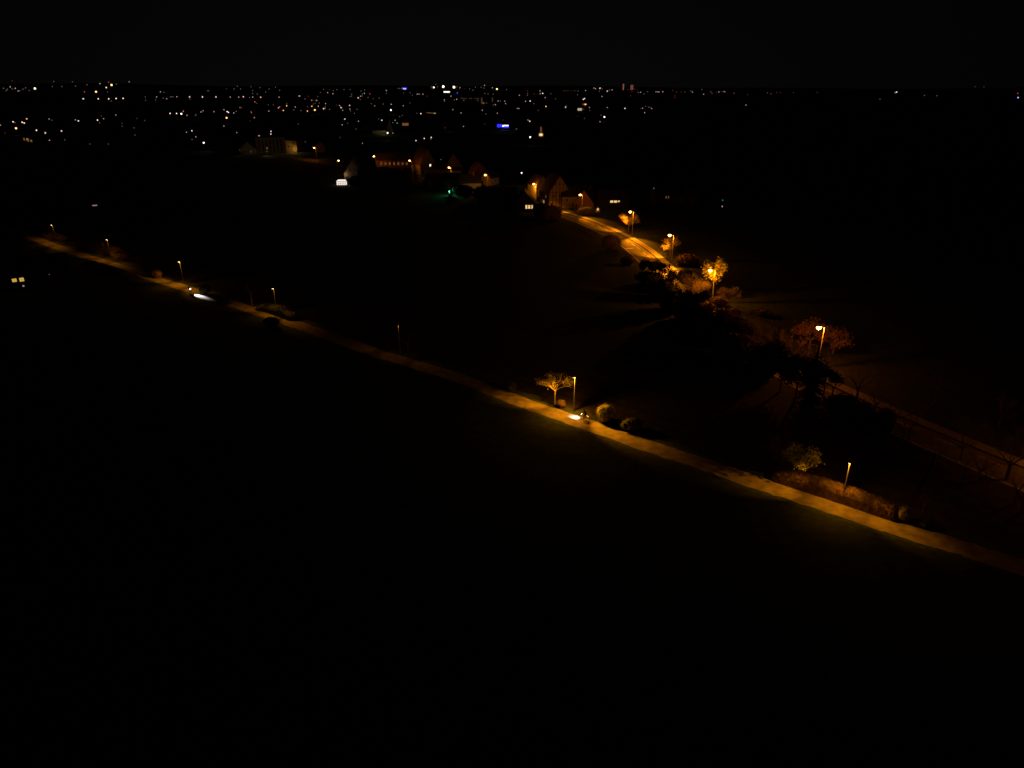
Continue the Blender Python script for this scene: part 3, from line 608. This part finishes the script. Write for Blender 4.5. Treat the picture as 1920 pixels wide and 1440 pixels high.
house('village_house', 'small house with a reddish wall right of the farthest road lamp', G(603, 284), 7, 7, 4, 3, 0, 'wallb', 'roof', (), False)
house('chapel', 'steep narrow gable lit greenish in the town', far_spot(733, 250, 0)[0], 6, 10, 5, 9, 0, 'wallc', 'roofd', (), False, 'chapel', False)
block('long_hall', 'long low greenish lit wall left of the steep gable', 712, 251, 14, 5, 3.2, 0, 'wallc')
glowspot(722, 252, (.95, .85, .4), 420, 'floodlight between the long wall and the steep gable', 4, (0, -6))
block('shop', 'shop with amber lit front above the three yellow lights', 761, 237, 9, 6, 5, 0, 'wallb', [(0, 2.4, 7.5, 2.8, 'winp')])  # glowing panel stands in for the light on the amber front
block('blue_lit_shop', 'shop with glowing blue strip under a white sign', 943, 243, 16, 8, 6, 0, 'wallg', [(-3.6, 4.0, 5.5, 3.2, 'blue'), (3.0, 2.8, 7.0, 2.0, 'blue'), (3.0, 4.2, 6.4, 1.0, 'signw')])
block('shop', 'amber lit narrow building at the right end of the town', 1014, 257, 5, 6, 11, 0, 'wallc', [(0, 5.6, 1.2, 6.5, 'winp'), (0, 1.9, 3.4, 2.2, 'win')])  # the facade's amber light is put into glowing panels
block('office_block', 'flat building with an amber window row in the town centre', 883, 193, 42, 16, 14, 0, 'wallg', [(-18+4*k, 9.5, 2.2, 2.0, 'wind') for k in (0, 1, 2, 4, 5, 7, 8, 9)]+[(16, 5.5, 3, 3, 'wind'), (-16, 5.5, 3, 3, 'wind')])
block('office_block', 'narrow block with a lit left edge beside the flat amber building', 914, 196, 28, 14, 16, 0, 'wallg', [(-12, 8, 3, 12, 'wind'), (-8.5, 3, 4, 3, 'winp'), (11, 10, 2.4, 8, 'wind')])
block('tower_block', 'left one of two tower blocks with reddish window column on the horizon', 1168, 170, 10, 12, 27, 0, 'wallg', [(0, 5+4*k, 5.5, 2.6, 'winr') for k in range(6)])
block('tower_block', 'right one of two tower blocks with pink window columns on the horizon', 1184, 170, 13, 12, 25, 0, 'wallg', [(x, 5+4*k, 4, 2.6, 'winr') for k in range(5) for x in (-3.4, 3.4)])
block('warehouse', 'warehouse with a blue lit roof edge on the horizon', 759, 169, 26, 12, 11, 0, 'wallg', [(0, 8.5, 20, 4.5, 'blue'), (0, 5, 14, 1.2, 'signw')])
block('warehouse', 'hall with a long white light strip below the bright horizon lights', 838, 176, 26, 10, 9, 0, 'wallg', [(0, 6, 20, 4.0, 'winw')])
block('shop', 'shop with a wide cream lit sign in the right of the town', 1087, 210, 14, 9, 7, 0, 'wallg', [(-.5, 4.2, 7.4, 3.8, 'winc'), (5, 4.5, 5, 1.2, 'wind')])
block('shop', 'building with an orange red light band in the right of the town', 1096, 200, 14, 9, 7, 0, 'wallg', [(0, 4.2, 8, 2.2, 'winp'), (1, 4.2, 3, 1.6, 'tail')])
block('long_hall', 'hall with a slanting amber light line in the town', 809, 217, 18, 9, 6, .15, 'wallg', [(-5, 4.6, 5, .9, 'winp'), (0, 4.0, 5, .9, 'winp'), (5, 3.6, 3, 1, 'winc')])
block('shop', 'amber lit building front under the lamps at the far left', 60, 268, 11, 7, 5, -.2, 'wallc', [(-3.4, 3.0, 1.3, 2, 'winp'), (0, 2.4, 2.2, 2.2, 'winp'), (3.2, 1.8, 1.6, 1.8, 'winp')])  # glowing panels in place of a lamplit facade
for i, (px, py, wd) in enumerate([(832, 243, 9), (857, 242, 10), (771, 228, 9), (906, 236, 9), (976, 224, 9), (1030, 226, 9), (1080, 221, 10), (1000, 236, 9), (690, 250, 9), (636, 262, 9), (566, 240, 9), (440, 287, 10), (470, 290, 10)]):
    house('town_house', ['faint gabled house below the amber light line in the town', 'faint gabled house right of the first one below the amber line', 'faint house left above the amber shop front', 'faint house left above the blue lit shop',
          'faint house right above the blue lit shop', 'faint house above the amber narrow building', 'faint house below the cream lit sign', 'faint house left beside the amber narrow building', 'dark house left of the long greenish wall',
          'dark house above the yellow village lamp', 'dark house above the golden lit building', 'pale low house left of the ribbed apartment block', 'pale low house directly left beside the ribbed apartment block'][i], far_spot(px, py, 0)[0], wd, 9, 4.2, 4.6, .5*math.sin(i*2.1), 'wallc', 'roofd',
          [(0, -2, 2.2, 1, 1.2, 'glass'), (0, 2, 2.2, 1, 1.2, 'wind' if i % 3 == 0 else 'glass')], False, group='faint houses of the town')
glowspot(455, 292, (1, .85, .5), 40, 'dim added lamp before the pale low houses left of the apartment block', 4, (0, -4))  # lamp added to make the pale houses show
glowspot(845, 247, (1, .6, .3), 60, 'dim added lamp between the faint gabled houses in the town', 4, (0, -4))  # extra light put in so the faint gables show

# ------------------------------------------------------------------ distant lights: X, Y, size, colour in tiles of the town
TILES = [(0, 140, 6, """137,70,0,r 115,137,1,w 172,153,1,w 205,183,1,w 223,180,0,w 138,160,0,w 70,180,0,w 330,178,0,w 393,155,3,w 288,148,0,w 258,163,0,w 82,163,0,w 40,152,0,w
604,76,0,w 588,133,0,w 696,133,0,w 815,79,0,w 850,127,0,w 977,113,0,w 1125,101,1,w 1195,145,2,w 1255,115,3,y 1222,85,1,r 1310,105,0,w 1453,80,1,p 950,192,1,r 1080,192,3,o 1210,194,0,o
937,271,2,w 1105,271,2,w 1224,272,2,w 1252,295,0,w 1306,268,2,w 1385,266,2,w 1635,250,0,w 1638,287,0,w 1750,283,0,w 1762,250,1,w 1805,193,1,w 1845,198,0,w 1837,263,0,w 1876,270,1,w 1917,250,0,w
301,497,2,o 147,530,2,w 168,540,0,w 250,535,2,w 272,543,2,w 180,603,3,o 552,498,1,w 582,512,0,w 848,508,1,w 882,520,2,w 1097,510,2,w 1140,462,0,o 1166,495,1,w 1121,542,0,w 1302,452,1,w 1372,547,0,o 1376,580,0,w
1508,597,0,w 1520,678,0,w 1628,515,0,w 1540,493,0,o 3,568,1,w 55,656,0,r 410,625,2,w 510,655,2,w 692,633,2,w 303,722,1,w 556,738,1,w 728,732,0,w 1220,780,0,w 1010,780,0,w 1913,435,2,w"""),
 (320, 140, 6, """12,248,0,w 28,248,0,w 70,248,1,w 213,250,2,w 215,277,0,w 358,250,2,w 510,250,2,w 415,181,0,w 430,181,0,w 628,158,0,r 750,130,0,w 713,160,0,w 787,160,0,w 903,137,0,w 1003,145,0,w 1107,160,0,w 1180,140,0,w 1226,175,0,w 1068,196,0,w
923,212,0,w 923,178,0,w 975,216,0,w 670,252,1,w 766,252,1,w 818,248,2,p 888,256,0,w 923,252,1,w 1013,253,2,o 1220,252,1,w 1442,240,1,w 1454,239,1,w 1512,272,0,w 1548,243,0,r 1585,288,1,o 1602,288,0,o 1638,290,1,w 1652,292,0,w 1655,245,0,w 1685,200,0,w
1720,167,0,w 1766,203,1,w 1790,170,0,r 1825,214,1,w 1830,180,0,w 1870,167,0,w 947,305,1,o 968,323,0,o 780,370,1,o 795,371,0,w 1097,338,0,o 1155,338,0,o 1225,362,1,w 1213,373,2,r 1305,350,2,o 1306,325,0,y 1268,402,2,o 1402,363,1,w 1385,396,0,w 1466,404,0,w
1540,358,0,w 1588,355,2,o 1603,330,0,y 1538,408,2,o 1622,397,3,o 1660,356,1,w 1672,320,0,y 1626,322,0,y 1742,325,1,y 1742,358,0,y 1720,382,2,w 1735,378,1,y 1787,390,0,w 1900,347,1,w 1868,342,0,r 1916,370,2,w 600,394,1,w 635,415,2,w 650,424,2,w 710,430,1,w
738,412,0,w 630,485,3,o 487,416,1,w 366,404,1,w 342,420,1,w 278,460,0,w 286,447,0,w 143,410,1,w 183,456,1,w 67,436,2,w 120,440,3,w 5,433,0,r 906,421,1,o 912,435,0,r 941,483,1,w 895,520,0,r 1105,410,1,w 599,579,1,w 743,652,1,w 995,689,2,w 1129,637,2,w
1127,668,2,w 1067,767,0,w 1190,773,0,w 178,647,1,w 239,631,2,w 284,699,1,w 240,728,0,w 372,766,3,w 1435,556,0,w 1515,755,0,w"""),
 (640, 140, 6, """30,168,0,w 100,168,0,w 115,218,0,w 116,241,0,w 101,247,0,w 220,183,0,w 262,172,0,w 260,209,1,w 235,216,0,w 236,240,0,w 217,242,1,w 190,260,2,p 213,280,0,w 301,257,0,w 320,215,1,r 358,270,0,o 425,265,0,w 497,172,0,w 508,179,1,w 505,211,0,w
640,155,0,p 655,155,0,p 673,156,0,p 690,157,0,p 700,203,0,o 773,201,0,w 798,230,0,w 855,218,1,w 876,218,1,w 918,218,1,w 963,242,0,r 1012,138,0,w 1040,143,3,w 1062,109,0,w 1083,137,0,w 1147,134,4,w 1267,140,4,w 1300,138,0,y 1335,145,1,y 1384,155,0,b 1445,158,0,w
1233,241,1,w 1305,205,2,b 1350,262,0,w 1298,277,1,w 1271,282,0,w 1160,283,1,w 1160,300,0,w 1255,393,1,w 1347,430,1,w 1586,399,1,w 1626,443,0,w 1755,433,1,w 1611,120,1,w 1700,147,1,w 1750,161,3,y 1858,167,0,w 1605,150,0,w 1480,175,0,w 1510,142,0,w 1573,142,0,w
1614,210,0,w 1650,216,0,w 1709,219,0,w 1764,296,1,w 1790,296,0,w 1838,297,1,w 1848,325,1,w 1733,338,1,w 1710,340,0,w 1634,320,0,w 561,334,1,w 558,398,3,w 472,330,0,w 337,326,0,w 375,350,1,o 697,349,1,w 772,318,0,w 850,434,0,w 895,438,2,w
93,345,2,p 96,385,1,w 103,408,0,w 16,401,1,w 3,372,1,w 178,390,0,w 147,436,0,w 40,499,2,w 10,563,1,w 193,524,1,w 167,612,0,w 70,545,0,c 419,497,0,w 456,512,2,w 554,497,0,w 605,513,1,w 576,540,1,w 628,544,1,c 687,460,0,w 657,472,0,w
520,655,3,w 580,658,1,w 238,772,1,w 840,742,2,w 933,717,2,w 1012,705,2,w 1008,722,1,y 1374,582,1,w 1820,577,3,w 1820,512,0,r"""),
 (960, 140, 6, """83,231,1,w 175,181,0,r 175,212,0,w 173,233,0,w 316,182,1,w 317,214,1,w 345,210,2,w 248,217,0,r 374,258,1,w 437,212,0,w 490,270,0,y 153,300,1,w 204,296,2,w 247,325,0,w 61,379,1,w 79,381,1,w 382,357,2,y 295,401,0,w 582,180,0,r 605,183,0,r
628,178,0,p 668,180,0,r 705,181,0,w 744,181,0,w 828,180,1,p 922,150,1,w 940,158,1,w 990,152,2,w 1013,160,0,w 1073,185,2,p 1098,171,0,w 1126,171,1,w 1013,245,1,w 983,186,0,w 737,225,0,w 802,278,2,w 816,268,2,w 793,332,0,p 871,369,1,w 875,403,0,p
603,365,2,w 612,350,0,w 1072,369,1,w 1271,379,2,w 1469,377,1,w 1446,380,0,r 1502,356,0,w 1535,366,0,w 1553,366,0,w 1572,381,1,w 1492,427,1,w 1040,476,3,w 1002,457,0,w 990,528,1,w 815,492,0,w 180,510,1,w 200,523,2,w 230,510,2,w 205,703,3,w
50,610,1,o 1446,197,1,w 1425,203,0,w 1408,195,0,r 1380,158,0,r 1410,168,0,r 1305,168,0,r 1350,190,0,r 1335,237,0,r 1485,217,0,w 1525,192,0,w 1620,192,1,p 1640,193,1,w 1655,193,1,p 1697,191,1,w 1810,178,0,r 1850,196,0,r 1905,195,0,r 1833,236,0,r 1833,259,0,r"""),
 (1280, 120, 3, """12,157,0,o 45,150,0,w 55,158,1,w 108,143,0,w 118,170,1,w 158,155,0,w 165,165,0,w 190,160,0,r 204,157,1,w 220,155,0,r 233,155,1,w 241,157,0,p 289,164,0,w 365,172,0,r 356,231,1,w 477,162,0,w 497,168,0,w 530,160,0,r 550,160,0,r 623,160,0,r 757,160,0,r
1110,198,0,w 1196,160,1,w 1204,158,2,w 1360,177,0,w 1430,178,0,w 1645,128,0,r 1695,128,0,r 1885,165,1,r 1887,189,2,v 225,766,0,c 222,804,1,w"""),
 (0, 0, 1, "978,324,3,w 827,299,0,p 1226,353,0,w")]
CC = dict(w=(1, .80, .64), o=(1, .45, .14), r=(1, .16, .08), y=(1, .78, .20), p=(1, .55, .50), b=(.05, .07, 1), c=(.2, .9, .85), v=(.45, .5, 1))
CN = dict(w='white', o='orange', r='red', y='yellow', p='pinkish', b='blue', c='turquoise', v='violet white')
DPX = [.62, .78, 1.02, 1.4, 2.0]; STR = [.18, .48, 1.15, 2.8, 3.6]; SN = ['faint', 'small', 'bright', 'large', 'dazzling']
gm = {}
def dot_mesh(s, c, dia, hh):       # lantern, oversized for bloom, on its mast, standing on the ground: one mesh, two materials
    if (s, c) not in gm: gm[(s, c)] = glow('far_lamp_'+CN[c].replace(' ', '_'), CC[c], STR[s])
    mb = MB(); mb.ball((0, 0, hh), (dia/2, dia/2, dia/2), 8, 6); nb = len(mb.f)
    mb.tube((0, 0, 0), (0, 0, hh-dia*.45), .09, .06, 5); mb.tube((0, 0, hh+dia*.42), (0, 0, hh+dia*.52), dia*.3, dia*.12, 6, True)
    me = mb.mesh('street_lamp', gm[(s, c)]); me.materials.append(M['dark'])
    me.polygons.foreach_set('material_index', [0 if k < nb else 1 for k in range(len(me.polygons))])
    return me
dots = []
for x0, y0, sc, txt in TILES:
    for tok in txt.split():
        a = tok.split(','); dots.append((x0+float(a[0])/sc, y0+float(a[1])/sc, int(a[2]), a[3]))
def band(y):
    return 'on the horizon' if y < 172 else 'in the far town' if y < 190 else 'in the mid town' if y < 215 else 'in the near town' if y < 245 else 'nearest the village'
def colm(x):
    for lim, n in ((110, 'far left'), (240, 'left edge streets'), (380, 'left quarter'), (500, 'left of centre'), (620, 'inner left'), (720, 'centre left'), (830, 'centre'), (950, 'centre right'), (1060, 'inner right'), (1200, 'right of centre'), (1360, 'right end')):
        if x < lim: return n
    return 'far right'
from collections import defaultdict
cl = defaultdict(list)
for d in dots: cl[(band(d[1]), colm(d[0]), d[2], d[3])].append(d)
ORD = ['first', 'second', 'third', 'fourth', 'fifth', 'sixth', 'seventh', 'eighth', 'ninth', 'tenth', 'eleventh', 'twelfth', 'thirteenth', 'fourteenth']
for (b, c, s, k), ds in cl.items():
    ds.sort(key=lambda d: (round(d[0], 1), d[1]))
    for i, (px, py, _, _) in enumerate(ds):
        loc, hh = far_spot(px, py, 6.5); dist = math.hypot(loc.x, loc.y); dia = max(.5, DPX[s]*dist/710)
        hh = max(hh, dia*.5+.3)
        sig = k in 'rbcv'
        o = link('signal_light' if sig else 'street_lamp', dot_mesh(s, k, dia, hh))
        o.location = loc
        kind = 'light' if sig else 'street lamp'
        lab = ('only %s %s %s' % (SN[s], CN[k], kind) if len(ds) == 1 else '%s %s %s %s from the left' % (ORD[min(i, 13)], SN[s], CN[k].split()[0], kind))+' '+b+', '+c
        tag(o, lab, kind, 'coloured lights of the town' if sig else 'lamps of the distant town')
        if s >= 3 and dist < 1200:
            lamp('POINT', o, (0, 0, hh-dia*.5-.4), CC[k], 60, .2)

# ------------------------------------------------------------------ cyclists
def ring(mb, c, r, rr, n=28, m=6):
    i = len(mb.v)
    for a in range(n):
        t = 2*math.pi*a/n
        for b in range(m):
            u = 2*math.pi*b/m; q = r+rr*math.cos(u); mb.v.append((c[0]+q*math.cos(t), c[1]+rr*math.sin(u), c[2]+q*math.sin(t)))
    for a in range(n):
        for b in range(m): mb.f.append((i+a*m+b, i+a*m+(b+1) % m, i+((a+1) % n)*m+(b+1) % m, i+((a+1) % n)*m+b))
def bicycle(label, loc, rz, lh=.86):
    t = thing('bicycle', label, 'bicycle', loc, rz, 'bicycles on the path')
    for x in (-.53, .53):
        mb = MB(); ring(mb, (x, 0, .35), .33, .02); w_ = mb.build('wheel', M['rubber'], t, True)
        mb = MB(); ring(mb, (x, 0, .35), .30, .01); mb.tube((x, -.04, .35), (x, .04, .35), .03, .03, 8, True)
        for k in range(18):
            a = 2*math.pi*k/18; mb.tube((x, 0, .35), (x+.3*math.cos(a), 0, .35+.3*math.sin(a)), .002, .002, 3)
        mb.build('rim', M['metal'], w_)
    mb = MB(); bb = (-.05, 0, .30); st = (-.20, 0, .82); hd = (.36, 0, .86); hb = (.41, 0, .68); ra = (-.53, 0, .35); fa = (.53, 0, .35)
    for a, b, r in ((bb, st, .018), (st, hd, .016), (bb, hb, .02), (hd, hb, .02), (bb, ra, .012), (st, ra, .01), (hb, fa, .014), (st, (-.23, 0, .93), .014), (hd, (.34, 0, 1.0), .014)): mb.tube(a, b, r, r, 8, True)
    mb.build('frame', M['bike'], t, True)
    mb = MB(); mb.tube((.34, 0, 1.0), (.40, 0, 1.02), .015, .015, 6)
    for s in (-1, 1): mb.tube((.40, 0, 1.02), (.36, s*.28, 1.02), .013, .013, 6); mb.tube((.36, s*.28, 1.02), (.28, s*.30, 1.02), .017, .017, 6, True)
    mb.build('handlebar', M['dark'], t)
    mb = MB(); mb.ball((-.25, 0, .96), (.14, .075, .035), 10, 6); mb.build('saddle', M['rubber'], t, True)
    mb = MB(); mb.tube((-.05, -.08, .30), (-.05, .08, .30), .03, .03, 8, True); ring(mb, (-.05, .05, .30), .09, .008)
    mb.tube((-.05, .08, .30), (.08, .08, .19), .01, .01, 6); mb.box((.08, .13, .19), (.09, .09, .02)); mb.tube((-.05, -.08, .30), (-.18, -.08, .41), .01, .01, 6); mb.box((-.18, -.13, .41), (.09, .09, .02))
    mb.build('pedals', M['dark'], t)
    mb = MB(); mb.tube((.44, 0, lh+.02), (.52, 0, lh), .05, .06, 10, True); hl = mb.build('headlight', M['dark'], t)
    mb = MB(); mb.ball((.54, 0, lh), (.045, .075, .075), 10, 6); mb.build('lens', M['head'], hl)
    mb = MB(); mb.ball((-.60, 0, .80), (.04, .06, .05), 8, 6); mb.tube((-.60, 0, .80), (-.24, 0, .84), .008, .008, 5); mb.build('tail_light', M['tail'], t)
    return t
def body_mesh():
    V = []; E = []; Rd = []
    def v(p, r, par=None):
        V.append(p); Rd.append(r)
        if par is not None: E.append((par, len(V)-1))
        return len(V)-1
    pel = v((-.24, 0, 1.03), .15); sp = v((-.12, 0, 1.20), .135, pel); ch = v((.03, 0, 1.38), .15, sp); nk = v((.10, 0, 1.50), .06, ch)
    h1 = v((.14, 0, 1.58), .075, nk); h2 = v((.17, 0, 1.66), .095, h1); v((.17, 0, 1.74), .085, h2); 
    v((.255, 0, 1.645), .022, h2)
    for s in (-1, 1):
        v((.16, s*.095, 1.66), .02, h2)
        sh = v((.06, s*.17, 1.43), .07, ch); el = v((.12, s*.27, 1.19), .05, sh); wr = v((.27, s*.285, 1.06), .032, el); pa = v((.325, s*.285, 1.045), .034, wr)
        for k in range(4):
            dy = (k-1.5)*.021; a = v((.365, s*(.285+dy), 1.052), .009, pa); b = v((.385, s*(.285+dy), 1.03), .0085, a); v((.372, s*(.285+dy), .998+.004*abs(k-1)), .008, b)
        a = v((.325, s*.245, 1.03), .010, pa); v((.348, s*.232, 1.008), .009, a)
        hp = v((-.22, s*.10, .98), .11, pel)
        kn = v((.17, s*.13, .80 if s < 0 else .62), .068, hp)
        an = v((-.14, s*.13, .50) if s < 0 else (.04, s*.13, .28), .042, kn)
        fx = -.14 if s < 0 else .04; fz = .455 if s < 0 else .235
        ft = v((fx+.06, s*.13, fz), .038, an); v((fx+.17, s*.13, fz-.005), .028, ft)
    me = bpy.data.meshes.new('body'); me.from_pydata(V, E, []); me.materials.append(M['cloth'])
    o = bpy.data.objects.new('person', me); COL.objects.link(o)
    md = o.modifiers.new('Skin', 'SKIN'); sv = me.skin_vertices[0].data
    for i, r in enumerate(Rd): sv[i].radius = (r, r); sv[i].use_root = (i == 0)
    s2 = o.modifiers.new('Sub', 'SUBSURF'); s2.levels = 2; s2.render_levels = 2
    return o
def rider(label, loc, rz):
    o = body_mesh(); o.location = loc; o.rotation_euler.z = rz; tag(o, label, 'person', 'cyclists on the path')
    mb = MB(); mb.ball((.165, 0, 1.715), (.13, .105, .095), 12, 8); mb.build('helmet', M['helmet'], o, True)
    mb = MB(); mb.ball((.24, 0, 1.645), (.055, .07, .085), 10, 8); mb.ball((.297, 0, 1.64), (.018, .014, .022), 6, 4)
    mb.build('face', M['skin'], o, True)
    mb = MB()
    for s in (-1, 1): mb.ball((.285, s*.03, 1.665), (.012, .014, .009), 6, 4)
    mb.box((.288, 0, 1.605), (.012, .045, .01)); mb.build('eyes', M['dark'], o)
    for s in (-1, 1):
        mb = MB(); fx = -.14 if s < 0 else .04; fz = .44 if s < 0 else .22; mb.ball((fx+.08, s*.13, fz), (.15, .055, .05), 10, 6); mb.build('shoe', M['shoe'], o, True)
    return o
def cyclist(px, py, dirv, lab1, lab2, P, tilt, ang, lh=.86):
    loc = G(px, py)+Vector((0, 0, .034)); rz = math.atan2(dirv.y, dirv.x)
    t = bicycle(lab1, loc, rz, lh); rider(lab2, loc, rz)
    sp = lamp('SPOT', t, (.62, 0, lh), (.90, .92, 1), P, .02, spot_size=R(ang), spot_blend=.6)
    sp.rotation_euler = Vector((1, 0, -tilt)).to_track_quat('-Z', 'Y').to_euler()
d, _ = pdir(G(1095, 788))
cyclist(1096, 788.5, -d, 'bicycle with white headlight heading left under the tall path lamp', 'person in dark clothes riding left under the tall path lamp', 700, 1.0, 56)
d, _ = pdir(G(355, 545))
cyclist(356, 549.5, d, 'bicycle with dazzling headlight heading right on the left path', 'person in dark clothes cycling right behind the long white beam', 9500, .33, 26, 1.0)
bpy.context.view_layer.update()
